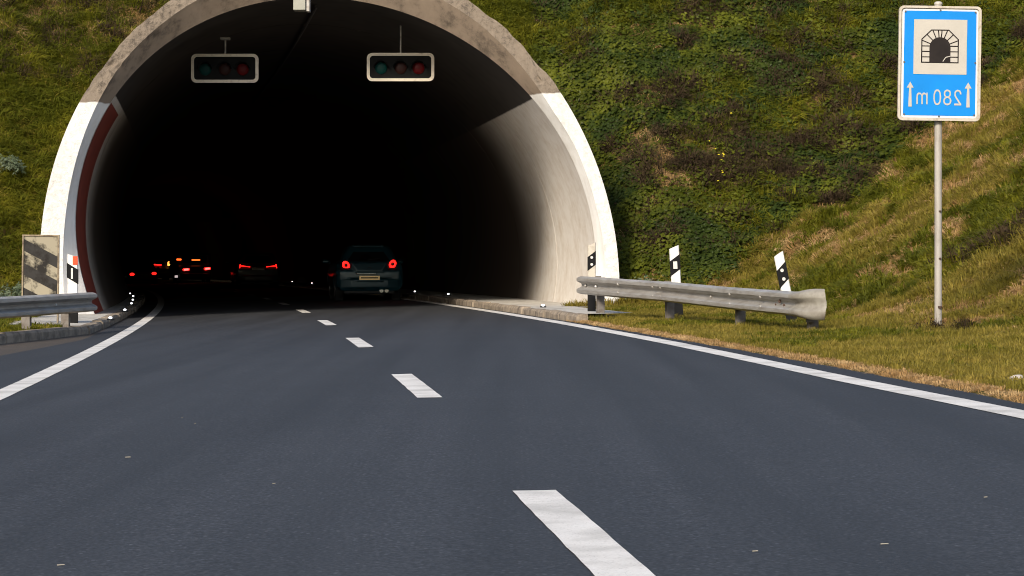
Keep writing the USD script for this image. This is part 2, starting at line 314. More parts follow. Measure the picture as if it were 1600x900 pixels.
obj('asphalt', lanes(ys_all, cols, 0.0), M['asphalt'], road, True)
ys_old = np.concatenate([np.arange(-10, 10, 5), np.arange(10, 45, .5), np.arange(45, 300, 6)])
obj('shoulder', lanes(ys_old, [lambda y: float(kerb_left_t(y)) - .06, lambda y: float(np.interp(y, [20, 24, 27, 33, 36, 400], [-6.1, -4.9, -3.95, -3.42, -3.40, -3.40])) + .18], -.004), M['old_asphalt'], road, True, 'older brown asphalt shoulder beside the left kerb')
tR = lambda y: float(np.interp(y, [0, 14, 18, 27, 31, 37, 45, 400], [2.98, 3.03, 3.04, 3.20, 3.24, 3.28, 3.30, 3.30]))
wob = lambda y, s: 0.0025 * (float(meshkit.noise(np.array([y * 5.0, s, 0]))) - .5) * 2
ys_l = np.concatenate([np.arange(0, 70, .2), np.arange(70, 300, 2.5)])
obj('edge_line', strip(lambda y: tR(y) - .105 + wob(y, 3.3), lambda y: tR(y) + .105 + wob(y, 7.7), ys_l, .004), M['line'], road, True, 'white line along the right edge')
obj('edge_line', strip(lambda y: -3.0 - .09 + wob(y, 1.3), lambda y: -3.0 + .09 + wob(y, 5.7), ys_l, .004), M['line'], road, True, 'white line along the left edge')
obj('asphalt_edge', lanes(ys_all[(ys_all >= 2) & (ys_all < 38)], [lambda y: tR(y) + .09, lambda y: float(edge_t(y)) + float(jit(y)) + .004], .0025), M['asphalt_edge'], road, True, 'darker strip of asphalt outside the right edge line')
for k in range(-1, 14):
    yf = 9.78 + 10.81 * k
    ysd = np.linspace(yf - 3.75, yf, 20)
    obj('lane_dash', strip(lambda y: -.083 + wob(y, 11.1 + k), lambda y: .083 + wob(y, 17.1 + k), ysd, .004), M['line'], road, True)

# ---------------------------------------------------------------- tunnel
tun = thing('road_tunnel', 'concrete arched tunnel mouth with its lower walls painted white', 'tunnel')
th = np.radians(np.linspace(-19, 199, 220))
def ringpts(R, d, dz=0):
    u = R * np.cos(th); z = ZC + R * np.sin(th); x, y = from_portal(u, d)
    return np.stack([x, y * np.ones_like(u), z], 1)
def ringrows(specs, amp=.0, seed=0):
    rows = np.array([ringpts(R, d) for R, d in specs])
    if amp:
        n = meshkit.fbm(rows * 5.0, 4, seed) - .5
        ctr = np.array([*from_portal(0, 0), ZC])
        rad = rows - ctr; rad /= np.linalg.norm(rad, axis=-1, keepdims=True)
        rows = rows + (n * amp)[..., None] * rad
    return rows
th_fine = th
nf = 9
face = np.array([ringpts(R_ridge(th) + (R_out(th) - R_ridge(th)) * k / nf, 0) for k in range(nf + 1)])
pit = (meshkit.fbm(face * 9.0, 4, 4) - .5); hi = ss(face[..., 2], 3.95, 4.1)
deep = (meshkit.noise(face * 6.5, 21) > .80) * .05
face[..., 1] += (pit * .05 + deep) * hi + pit * .006
outline = (meshkit.fbm(face * 2.2, 4, 8) - .5) * .16 * hi
ctr = np.array([*from_portal(0, 0), ZC]); rad = face - ctr; rad /= np.linalg.norm(rad, axis=-1, keepdims=True)
face += rad * (outline * np.linspace(0, 1, nf + 1)[:, None])[..., None]
obj('portal_face', sheet(face, flip=True), M['ring'], tun, 50)
spl = [face[0]] + [ringpts(R_ridge(th) * (1 - k / 5) + R_in(th) * k / 5, SPLAY * k / 5) for k in range(1, 6)]
spl = np.array(spl); spl[1:-1, :, :] += ((meshkit.fbm(spl[1:-1] * 7, 3, 2) - .5) * .02)[..., None] * np.array([0, 1, 0])
obj('portal_splay', sheet(spl), M['splay'], tun, 50, 'smooth slanted inner edge of the portal ring')
shell = [face[-1]] + [ringpts(R_out(th), d) for d in (.3, .8, 1.6, 3, 5, 8, 11)]
obj('portal_shell', sheet(shell, flip=True), M['ring'], tun, 50)
# lining, cast in rings with a recessed joint between two of them
def lin_pt(Y, extra=0.0):
    c = float(C(Y)) + .27; ph = math.atan(-float(Cd(Y)))
    u = (R_in(th) + extra) * np.cos(th); z = ZC + (R_in(th) + extra) * np.sin(th)
    return np.stack([c + u * math.cos(ph), Y + u * math.sin(ph), z], 1)
def blend(Y):                                                      # start exactly at the splay's end
    w = 1 - ss(Y, YC + SPLAY, YC + 4)
    a = lin_pt(Y); b = ringpts(R_in(th), Y - YC + (0)); return a * (1 - w) + b * w
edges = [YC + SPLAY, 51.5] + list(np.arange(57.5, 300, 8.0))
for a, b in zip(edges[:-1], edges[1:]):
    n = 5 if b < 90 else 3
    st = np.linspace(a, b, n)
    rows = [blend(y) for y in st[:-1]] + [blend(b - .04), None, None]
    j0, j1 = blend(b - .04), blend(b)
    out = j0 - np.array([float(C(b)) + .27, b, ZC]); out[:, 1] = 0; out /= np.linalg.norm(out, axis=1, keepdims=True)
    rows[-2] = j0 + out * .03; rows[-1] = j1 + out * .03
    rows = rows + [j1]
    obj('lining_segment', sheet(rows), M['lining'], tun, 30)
endc = lin_pt(edges[-1])
obj('added_end_cap', trimesh.Trimesh(np.vstack([endc, endc.mean(0)]), [[i, i + 1, len(endc)] for i in range(len(endc) - 1)] + [[len(endc) - 1, 0, len(endc)]], process=False), M['lining'], tun, False)  # unseen cap added to keep daylight out at the far end
# red band on the left wall just inside
sel = [i for i in range(len(th)) if th[i] > math.pi / 2 and -.05 < ZC + R_in(th[i]) * math.sin(th[i]) < PAINT_Z + .10]
def inset(P, k):
    c0 = np.array([*from_portal(0, 0), ZC]); v = P - c0; v[:, 1] = 0; v /= np.linalg.norm(v, axis=1, keepdims=True); return P - v * k
obj('red_band', sheet([inset(blend(y), .006)[sel] for y in np.linspace(YC + .50, YC + 4.2, 8)]), M['red_band'], tun, 30, 'dark red painted band on the left wall')
ax, ay = from_portal(-1.33, -.05)
an = trimesh.creation.torus(.075, .03, 18, 8); an.apply_transform(trimesh.transformations.rotation_matrix(math.pi / 2, [1, 0, 0])); an.apply_translation((ax, ay - .02, ZC + 4.70))
obj('lifting_eye', an, M['cream'], tun)

cp_ = []
for y, a_ in zip(np.linspace(47.5, 75, 24), np.radians(np.linspace(92, 97, 24))):
    c0_ = float(C(y)) + .27; R0 = float(R_in(a_)) - .05
    cp_.append((c0_ + R0 * math.cos(a_), y + .1 * R0 * math.cos(a_), ZC + R0 * math.sin(a_)))
cp_ = np.array(cp_)
obj('conduit', cat_([cyl(a, b, .03, 8) for a, b in zip(cp_[:-1], cp_[1:])]), M['trim_grey'], tun)

# ---------------------------------------------------------------- kerbs and walkways
def run_kerb(tf, Y0, Y1, side, label):
    k = thing('kerb', label, kind='structure')
    y = Y0
    while y < Y1:
        L = (.92 + .25 * rng.random()) if y < 75 else 2.0
        e = y + L - .02
        h, w = .105 + .02 * rng.random(), .17
        off = rng.normal(0, .008)
        P = []
        for yy in (y, e):
            t0 = tf(yy) + off + (rng.normal(0, .006)); x0 = float(C(yy)) + t0; z0 = float(road_z(side * 3.5))
            for t, z in ((0, -.12), (0, h - .035 + rng.normal(0, .006)), (.03, h + rng.normal(0, .004)), (w, h + rng.normal(0, .004)), (w, -.12)):
                P.append((x0 + side * t, yy + rng.normal(0, .004), z0 + z))
        man = m3.Manifold.hull_points(np.array(P))
        obj('kerb_stone', tm(man), M['kerb'], k, False)
        y += L
    return k
run_kerb(lambda y: KR, 37.4, 118, 1, 'worn stone kerb along the foot of the right tunnel wall')
run_kerb(lambda y: float(kerb_left_t(y)), 20, 112, -1, 'worn stone kerb bending away under the left crash barrier')
def walk(ta, tb, ys, z, dz=0):
    return sheet([[(float(C(y)) + ta, y, z + .0), (float(C(y)) + .5 * (ta + tb), y, z + .012), (float(C(y)) + tb, y, z + .02)] for y in ys], flip=tb > ta)
wy = np.concatenate([np.arange(38.6, 60, .7), np.arange(60, 300, 4)])
w1 = thing('walkway', 'pale concrete walkway between right kerb and tunnel wall', kind='structure')
obj('slab', walk(KR + .165, 4.55, wy[wy < 46], .165), M['slab'], w1, True)
obj('slab', walk(KR + .165, 5.35, np.concatenate([[45.86], wy[wy >= 46]]), .161), M['slab'], w1, True)
obj('slab_end', bx(float(C(38.6)) + KR + .17, float(C(38.6)) + 4.5, 38.42, 38.6, -.1, .12), M['kerb'], w1)
w2 = thing('walkway', 'pale concrete walkway between left kerb and tunnel wall', kind='structure')
wy2 = np.concatenate([np.arange(36.6, 60, .7), np.arange(60, 300, 4)])
obj('slab', walk(-3.6, -5.2, wy2, .034), M['slab'], w2, True)

# ---------------------------------------------------------------- crash barriers
PROF = np.array([(.0, .020), (.012, .05), (.030, .078), (.050, .083), (.080, .083), (.098, .066), (.128, .016), (.155, .008), (.182, .016), (.212, .066), (.230, .083), (.260, .083), (.280, .078), (.298, .05), (.310, .020)])
PROF[:, 1] *= 1.15
def beam(path, side, hscale=1.0, prof=PROF, flat=None, grow=None):
    """path: (x, y, z of the top); the ribs stand out towards side * (normal)"""
    path = np.array(path, float); d = np.gradient(path[:, :2], axis=0); d /= np.linalg.norm(d, axis=1, keepdims=True)
    nrm = np.stack([d[:, 1], -d[:, 0]], 1) * side
    rows_f, rows_b = [], []
    for i, p in enumerate(path):
        fl = 1.0 if flat is None else flat[i]; g = 1.0 if grow is None else grow[i]
        h = (prof[:, 0] - .155) * g * hscale - .155 * hscale; o = prof[:, 1] * fl + .03 * (1 - fl)
        rows_f.append(np.stack([p[0] + nrm[i, 0] * o, p[1] + nrm[i, 1] * o, p[2] + h], 1))
        rows_b.append(np.stack([p[0] + nrm[i, 0] * (o - .006), p[1] + nrm[i, 1] * (o - .006), p[2] + h], 1))
    rows = np.concatenate([np.array(rows_f), np.array(rows_b)[:, ::-1]], 1)
    n, m = rows.shape[:2]
    f = tri(grid_faces(n, m, close=True)); v = rows.reshape(-1, 3)
    k = len(prof); caps = []
    for r in (0, n - 1):
        for j in range(k - 1):
            a, b, c, e = r * m + j, r * m + j + 1, r * m + 2 * k - 2 - j, r * m + 2 * k - 1 - j
            caps += [[a, b, c], [a, c, e]] if r == 0 else [[a, c, b], [a, e, c]]
    mesh = trimesh.Trimesh(v, np.vstack([f, caps]), process=False); mesh.fix_normals(); return mesh
def dent(m, amp, seed):
    m.vertices += ((meshkit.fbm(m.vertices * 3.3, 3, seed) - .5) * amp)[:, None] * np.array([.6, .6, .8]); return m
def lerp_path(pts, n):
    pts = np.array(pts, float); s = np.concatenate([[0], np.cumsum(np.linalg.norm(np.diff(pts, axis=0), axis=1))]); q_ = np.linspace(0, s[-1], n)
    return np.stack([np.interp(q_, s, pts[:, k]) for k in range(3)], 1)
def post(x, y, z0, z1, parent, rz=0.0):
    c = cat_([bx(-.055, .055, -.004, .004, z0, z1), bx(-.055, -.047, .005, .085, z0, z1), bx(.047, .055, .005, .085, z0, z1)])
    c.apply_transform(trimesh.transformations.rotation_matrix(rz, [0, 0, 1])); c.apply_translation((x, y, 0)); return obj('post', c, M['post_steel'], parent, False)
gr = thing('crash_barrier', 'short galvanised crash barrier with flared end on the right verge', 'crash barrier', group=None)
rp = lerp_path([(1.10, 40.0, .735), (1.45, 38.2, .715), (2.13, 35.6, .672), (2.78, 32.3, .615), (3.27, 29.35, .585)], 60)
def overlap(path, a, b, fwd=.0): return path[a:b] + np.array([0, 0, fwd])
obj('rail', dent(beam(overlap(rp, 0, 24), 1, .9), .002, 1), M['galv'], gr, 40)
obj('rail', dent(beam(overlap(rp, 23, 60) + np.array([-.010, -.004, .004]), 1, .9), .002, 2), M['galv'], gr, 40)
# flared fishtail end
dirv = rp[-1, :2] - rp[-4, :2]; dirv /= np.linalg.norm(dirv)
fp = []; p = rp[-1].copy(); ang = math.atan2(dirv[1], dirv[0])
for i in range(12):
    fp.append(p.copy()); p = p + .056 * np.array([math.cos(ang), math.sin(ang), 0]); ang += .07
fl = 1 - .78 * ss(np.linspace(0, 1, 12), .25, 1.0); gw = np.array([1, 1, 1.01, 1.03, 1.08, 1.12, 1.17, 1.21, 1.23, 1.24, 1.24, 1.23])
ft = dent(beam(np.array(fp) + np.array([-.012, -.006, .005]), 1, .92, flat=fl, grow=gw), .006, 5)
sd_ = (ft.vertices[:, :2] - rp[-1, :2]) @ dirv; hz_ = np.abs(ft.vertices[:, 2] - (rp[-1, 2] - .14)) / .20
ft.vertices[:, :2] -= (.13 * np.clip(hz_, 0, 1.12) ** 4 * np.clip(sd_ / .6, 0, 1) ** 2)[:, None] * dirv
obj('fishtail_end', ft, M['fishtail'], gr, 40, 'pale flared end plate')
for x, y, z0, z1 in ((1.29, 39.0, -.2, .72), (2.16, 35.95, -.2, .66), (2.83, 32.3, -.2, .59), (3.38, 29.2, -.2, .50)):
    post(x + .07, y + .05, z0, z1, gr, .25)
    obj('spacer', bx(x - .02, x + .07, y - .02, y + .06, z1 - .26, z1 + .02), M['post_steel'], gr, False)
for i in (2, 14, 23, 25, 38, 44, 52):
    for dz in ((-.14,) if i in (2, 38) else (-.08, -.20)):
        b = trimesh.creation.icosphere(1, .019); b.apply_translation(rp[i] + np.array([-.035 if dz == -.14 else -.088, -.02, dz])); obj('bolt', b, M['galv'], gr)
b = trimesh.creation.icosphere(1, .017); b.apply_translation(rp[6] + np.array([-.04, -.03, -.14])); obj('reflector', b, M['white'], gr)
for i, r in ((56, .018), (57, .013), (55, .010)):
    b = trimesh.creation.icosphere(2, r); b.vertices *= (1, .5, 1.3); b.apply_translation(rp[i] + np.array([-.055, -.02, -.12 - .04 * (i % 2)])); obj('rust_spot', b, M['rust'], gr)
gl = thing('crash_barrier', 'grey crash barrier in shade on the left, in front of the striped board', 'crash barrier')
lp = lerp_path([(-6.13, 37.2, .505), (-6.36, 33.9, .497), (-6.80, 30.2, .480), (-7.9, 25.5, .46), (-9.6, 20.5, .45)], 70)
obj('rail', dent(beam(lp[:23] + np.array([.012, 0, .004]), -1, .9), .003, 11), M['galv'], gl, 40)
obj('rail', dent(beam(lp[22:] + np.array([0, 0, -.012]), -1, .9), .004, 12), M['galv'], gl, 40)
for x, y in ((-6.25, 36.0), (-6.40, 33.9), (-6.82, 30.9), (-7.9, 26.5)):
    post(x - .04, y, -.2, .46, gl, -.1)
    obj('spacer', bx(x - .06, x + .03, y - .05, y + .05, .24, .485), M['post_steel'], gl, False)
b = trimesh.creation.icosphere(1, .017); b.apply_translation(lp[9] + np.array([.06, -.02, -.14])); obj('reflector', b, M['white'], gl)
for i in (2, 20, 22):
    for dz in (-.08, -.20):
        b = trimesh.creation.icosphere(1, .014); b.apply_translation(lp[i] + np.array([.088, -.02, dz])); obj('bolt', b, M['galv'], gl)

# ---------------------------------------------------------------- marker posts
def marker(x, y, ztop, w, label, mat, up, kind, tilt=0.0, zb=0.0):
    H = ztop - zb
    t = thing('marker_post', label, 'marker post', (x, y, zb), 0, tilt)
    h = w / 2
    prof = Polygon([(-h, 0), (-h * .86, -.02), (h * .86, -.02), (h, 0), (h * .35, .055), (-h * .35, .055)])
    body = extr(prof.buffer(.006).buffer(-.003), H)
    man = m3.Manifold.extrude(m3.CrossSection([np.array(prof.exterior.coords[:-1])[::-1] if not prof.exterior.is_ccw else np.array(prof.exterior.coords[:-1])]), H)
    cut = m3.Manifold.hull_points(np.array([(sx, sy, z) for sy in (-.2, .2) for sx, z in ((-h * 1.2, H + .2), (h * 1.2, H + .2), (-h * 1.2, H - .075 if up > 0 else H - .01), (h * 1.2, H - .01 if up > 0 else H - .075), (h * .1, H + .004))]))
    obj('post_body', tm(man - cut), mat, t, False)
    def band(z0, z1, m, name, k=.0025, sl=.10):
        P = [(sx * (h + k), sy, z + up * sx * sl * .5) for sx in (-1, 1) for sy in (-.02 - k, .03) for z in (z0, z1)]
        return obj(name, tm(m3.Manifold.hull_points(np.array(P))), m, t, False)
    band(H - .42, H - .20, M['black'], 'black_band')
    zc = H - .31
    if kind == 'dots':
        for dz in (-.055, .055):
            c = cyl((0, -.0225, zc + dz), (0, -.030, zc + dz), .022, 16); obj('reflector', c, M['reflector'], t)
    elif kind == 'square':
        obj('reflector', bx(-.030, .030, -.030, -.0225, zc - .055, zc + .055), M['reflector'], t, False)
    else:
        obj('reflector', bx(-.020, .010, -.030, -.0225, zc - .08, zc + .08), M['reflector'], t, False)
        obj('orange_reflector', bx(.005, h - .002, -.028, -.0205, H - .18, H - .05), M['orange'], t, False)
    obj('dark_foot', bx(-h - .002, h + .002, -.0225, .0, -.1, H - .62), M['black'], t, False)
    return t
marker((924.5 - 800) / 4000 * 40.6, 40.6, 1.285, .128, 'cream marker post with two round reflectors against the white tunnel wall', M['cream'], 1, 'dots')
marker((1060 - 800) / 4000 * 37.6, 37.6, 1.215, .145, 'white marker post with one square reflector behind the right barrier', M['white'], 1, 'square', -.06, .1)
marker((1240 - 800) / 4000 * 32.2, 32.2, 1.10, .128, 'tilted white marker post with two round reflectors near the barrier end', M['white'], 1, 'dots', -.20, .1)
marker((113.5 - 800) / 4000 * 38.4, 38.4, 1.09, .16, 'marker post with orange reflector beside the left white portal foot', M['white'], -1, 'bar')

# ---------------------------------------------------------------- striped board on the left
cb = thing('striped_board', 'weathered striped warning board standing behind the left barrier', 'warning board', (-7.08, 38.4, 0), 0, .012)
W, Z0, Z1 = .555, .26, 1.36
brd = Polygon([(-W / 2 + .02, Z0), (W / 2 - .02, Z0), (W / 2 - .02, Z1 - .02), (-W / 2 + .02, Z1 - .02)])
obj('panel', facing(extr(brd, .012)), M['board'], cb, False)
for zc in (1.42, 1.075, .715, .35):
    s = Polygon([(-.4, zc + .19), (.4, zc - .22), (.4, zc - .045), (-.4, zc + .365)]) if zc != 1.42 else Polygon([(-.4, zc + .2), (.4, zc - .06), (.4, zc + .3), (-.4, zc + .3)])
    s = affinity.translate(s, 0, -.07).intersection(brd.buffer(-.004))
    if s.area > .001: obj('dark_stripe', facing(extr(s, .003), -.0125), M['board_dark'], cb, False)
for x0, x1, z0, z1 in ((-W / 2, -W / 2 + .022, -.1, Z1), (W / 2 - .022, W / 2, -.1, Z1), (-W / 2 + .0225, W / 2 - .0225, Z1 - .022, Z1), (-W / 2 + .0225, W / 2 - .0225, Z0 - .022, Z0)):
    obj('frame_bar', bx(x0, x1, -.03, .02, z0, z1), M['board_frame'], cb, False)

# ---------------------------------------------------------------- blue tunnel sign
YS = 27.2
K = YS / 4000
sg = thing('tunnel_sign', 'blue tunnel length sign on a grey pole at the foot of the bank', 'road sign', ((1467.5 - 800) * K, YS, 0))
gz = EYE - (520 - 420) * K
px = lambda x: (x - 1470.0) * K
pz = lambda y: EYE - (y - 420) * K
obj('pole', cyl((0, .06, gz - .3), (0, .06, pz(5)), .040, 20), M['pole'], sg)
cap = trimesh.creation.icosphere(2, .045); cap.vertices *= (1, 1, .6); cap.apply_translation((0, .06, pz(5))); obj('pole_cap', cap, M['sign_white'], sg)
tiltm = trimesh.transformations.rotation_matrix(math.radians(.9), [0, 1, 0], [0, 0, pz(99)])
def rr(x0, y0, x1, y1, r): return sbox(px(x0) + r, pz(y1) + r, px(x1) - r, pz(y0) - r).buffer(r, 8)
def flat(poly, y, dep, name, mat, parent=sg, label=None):
    m = facing(extr(poly, dep), y); m.apply_transform(tiltm); return obj(name, m, mat, parent, False, label)
flat(rr(1405.5, 10, 1534, 189, .05), 0, .022, 'panel', M['sign_back'])
rim = rr(1405.5, 10, 1534, 189, .05).difference(rr(1409, 13.5, 1530.5, 185.5, .04)); flat(rim, -.0225, .022, 'raised_rim', M['sign_back'])
flat(rr(1411, 14.5, 1529, 184.5, .035), -.0225, .004, 'white_border', M['sign_border'])
flat(rr(1414, 17.5, 1526.5, 181, .02), -.027, .003, 'blue_face', M['sign_blue'])
sq = Polygon([(px(a), pz(b)) for a, b in ((1429, 31), (1512, 31), (1512, 116.5), (1429, 116.5))])
flat(sq, -.0305, .003, 'white_square', M['sign_white'])
def P2(pts): return Polygon([(px(a), pz(b)) for a, b in pts])
outerp = P2([(1441.5, 98), (1441.5, 62), (1456.5, 47.5), (1483.5, 47.5), (1498.5, 62), (1498.5, 98)])
cx, cy, rr_ = 1470.0, 75.0, 16.5
inner = [(cx - rr_, 98)] + [(cx - rr_ * math.cos(a), cy - rr_ * math.sin(a)) for a in np.linspace(0, math.pi, 20)] + [(cx + rr_, 98)]
innerp = P2(inner)
lw = 1.6 * K
joints = []
from shapely.geometry import LineString
from shapely import union_all
for a in np.radians([22, 45, 67, 84, 96, 113, 135, 158]):
    joints.append(LineString([(px(cx - rr_ * math.cos(a)), pz(cy - rr_ * math.sin(a))), (px(cx - 42 * math.cos(a)), pz(cy - 42 * math.sin(a)))]).buffer(lw * .5))
for yj in (72.5, 81, 89.5):
    joints.append(LineString([(px(1441), pz(yj)), (px(cx - rr_), pz(yj))]).buffer(lw * .5)); joints.append(LineString([(px(cx + rr_), pz(yj)), (px(1499), pz(yj))]).buffer(lw * .5))
lines = union_all(joints + [outerp.exterior.buffer(lw * .55)]).intersection(outerp.buffer(lw * .55)).union(innerp)
flat(lines, -.034, .002, 'tunnel_pictogram', M['sign_black'])
sc_ = LineString([(px(1475), pz(96)), (px(1479), pz(90)), (px(1486), pz(88))]).buffer(.6 * K); flat(sc_, -.0365, .0015, 'scratch', M['sign_white'], label='pale scratch across the pictogram')
tx = meshkit.text_mesh('280', 1.0, .003); tb = tx.bounds
def put_text(m, x0, x1, y0, y1, name):
    b = m.bounds; v = m.vertices.copy(); m = m.copy()
    v[:, 0] = px(x1) - (v[:, 0] - b[0, 0]) / (b[1, 0] - b[0, 0]) * (px(x1) - px(x0))
    v[:, 1] = pz(y1) + (v[:, 1] - b[0, 1]) / (b[1, 1] - b[0, 1]) * (pz(y0) - pz(y1)); m.vertices = v; m.faces = m.faces[:, ::-1]
    m = facing(m, -.0305); m.apply_transform(tiltm); obj(name, m, M['sign_white'], sg, False)
put_text(meshkit.text_mesh('2', 1.0, .003), 1493.5, 1504.5, 140, 164.5, 'mirrored_digit')
put_text(meshkit.text_mesh('8', 1.0, .003), 1476.5, 1489, 140, 164.5, 'mirrored_digit')
put_text(meshkit.text_mesh('0', 1.0, .003), 1461, 1473, 140, 164.5, 'mirrored_digit')
put_text(meshkit.text_mesh('m', 1.0, .003), 1434.5, 1452, 145.5, 163.5, 'mirrored_letter')
for xa in (1424.5, 1515):
    flat(P2([(xa - 2.6, 167.5), (xa - 1.6, 138), (xa - 5.4, 138), (xa, 128.5), (xa + 5.4, 138), (xa + 1.6, 138), (xa + 3.0, 167.5)]), -.0305, .003, 'arrow', M['sign_white'])
for xb, yb in ((1415.5, 19), (1470, 16.5), (1525, 19), (1414.5, 98), (1525.5, 98), (1415.5, 179.5), (1470, 182), (1525, 179.5)):
    flat(Point(px(xb), pz(yb)).buffer(1.5 * K, 6), -.030, .005, 'bolt', M['bolt'])
for yb in (40, 160):
    obj('bracket', bx(-.06, .06, .001, .11, pz(yb) - .02, pz(yb) + .02), M['galv'], sg, False)
for yb, s in ((480, 1.1), (404, .7), (330, .7)):
    c = cyl((.012, .02, pz(yb) - .008 * s), (.012, .015, pz(yb) + .010 * s), .02 * s, 8); obj('rust_mark', c, M['rust'], sg)

# ---------------------------------------------------------------- lane signals under the crown
def signal(cxp, cyp, wpx, hpx, Y, label, rodtop, dim):
    k = Y / 4000; x, z = (cxp - 800) * k, EYE - (cyp - 420) * k; w, h = wpx * k / 2, hpx * k / 2
    t = thing('lane_signal', label, 'traffic signal', (x, Y, z))
    rrp = lambda a, b, r: sbox(-a + r, -b + r, a - r, b - r).buffer(r, 8)
    obj('backboard', facing(extr(rrp(w - .04, h - .04, .05), .03)), M['housing'], t, False)
    obj('frame', facing(extr(rrp(w, h, .10).difference(rrp(w - .055, h - .055, .06)), .07), .02), M['signal_frame'], t, 40)
    obj('housing', rbox(-w * .72, w * .72, .002, .22, -.16, .16, .02), M['housing'], t)
    for dx, m, nm in ((-.37, 'lens_green', 'green_lens'), (.0, 'lens_amber', 'amber_lens'), (.34, 'lens_red', 'red_lens')):
        s = trimesh.creation.icosphere(3, .115); s.vertices[:, 1] *= .35; s.apply_translation((dx, -.034, -.02)); obj(nm, s, M[m], t)
        a = np.linspace(.0, math.pi, 15)
        vis = [[(dx + .135 * math.cos(q_) , y, -.02 + .135 * math.sin(q_)) for q_ in a] for y in (-.031, -.17)]
        vin = [[(dx + .128 * math.cos(q_) , y, -.02 + .128 * math.sin(q_)) for q_ in a] for y in (-.031, -.17)]
        obj('visor', cat_([sheet(vis), sheet(vin, flip=True)]), M['housing'], t)
    obj('hanger_rod', cyl((.0, .05, h - .03), (.0, .05, rodtop - z), .018, 10), M['galv'], t)
    obj('ceiling_plate', rbox(-.09, .09, -.04, .14, rodtop - z - .02, rodtop - z + .03, .008), M['galv'], t)
    return t
signal(351.5, 107, 105, 45, 48.6, 'left lane signal with three dark lamps hanging in the tunnel mouth', 5.22, .5)
signal(626, 105, 105, 44, 48.6, 'right lane signal with three dark lamps hanging in the tunnel mouth', 5.55, 1)
db = thing('lamp_box', 'pale grey box hanging under the crown of the portal arch', 'lamp box', ((468.5 - 800) / 4000 * 45.6, 45.6, 5.46))
obj('box_body', rbox(-.12, .10, 0, .32, 0, .36, .012), M['box_grey'], db)
obj('side_bracket', rbox(.105, .17, .05, .30, -.02, .34, .01), M['galv'], db)
obj('mount', bx(-.03, .03, .1, .2, .35, .62), M['galv'], db, False)

# ---------------------------------------------------------------- reflector studs on the kerbs, their headlight glint given as glow
ORD = ['nearest', 'second', 'third', 'fourth', 'fifth', 'sixth', 'seventh', 'eighth', 'ninth']
def stud(x, y, z, label, grp):
    t = thing('kerb_reflector', label, 'kerb lamp', (x, y, z), group=grp)
    obj('base', rbox(-.055, .055, -.03, .05, 0, .03, .008), M['trim'], t)
    s = trimesh.creation.icosphere(2, .052); s.vertices *= (.55, .35, .38); s.apply_translation((0, -.03, .040)); obj('lens', s, M['stud'], t)
for i, y in enumerate((40.0, 47.9, 56.8, 63.5, 72, 79.6, 87.6, 95.3, 104)):
    stud(float(np.interp(y, [40, 47.9, 56.8, 63.5, 72, 79.6, 87.6, 95.3, 104], [-6.27, -7.24, -8.44, -9.4, -10.65, -11.87, -13.2, -14.55, -16.1])), y, .045, f'tiny white reflector stud given a glow, {ORD[i]} in the curving row on the left kerb', 'kerb reflectors on the left')
for i, y in enumerate((44.4, 64, 71.4, 113, 127)):
    stud(float(np.interp(y, [44.4, 64, 71.4, 113, 127], [.54, -1.59, -2.71, -8.83, -10.9])), y, .18, f'tiny white reflector stud given a glow at the foot of the right tunnel wall, {ORD[i]} from the road', 'kerb reflectors on the right')

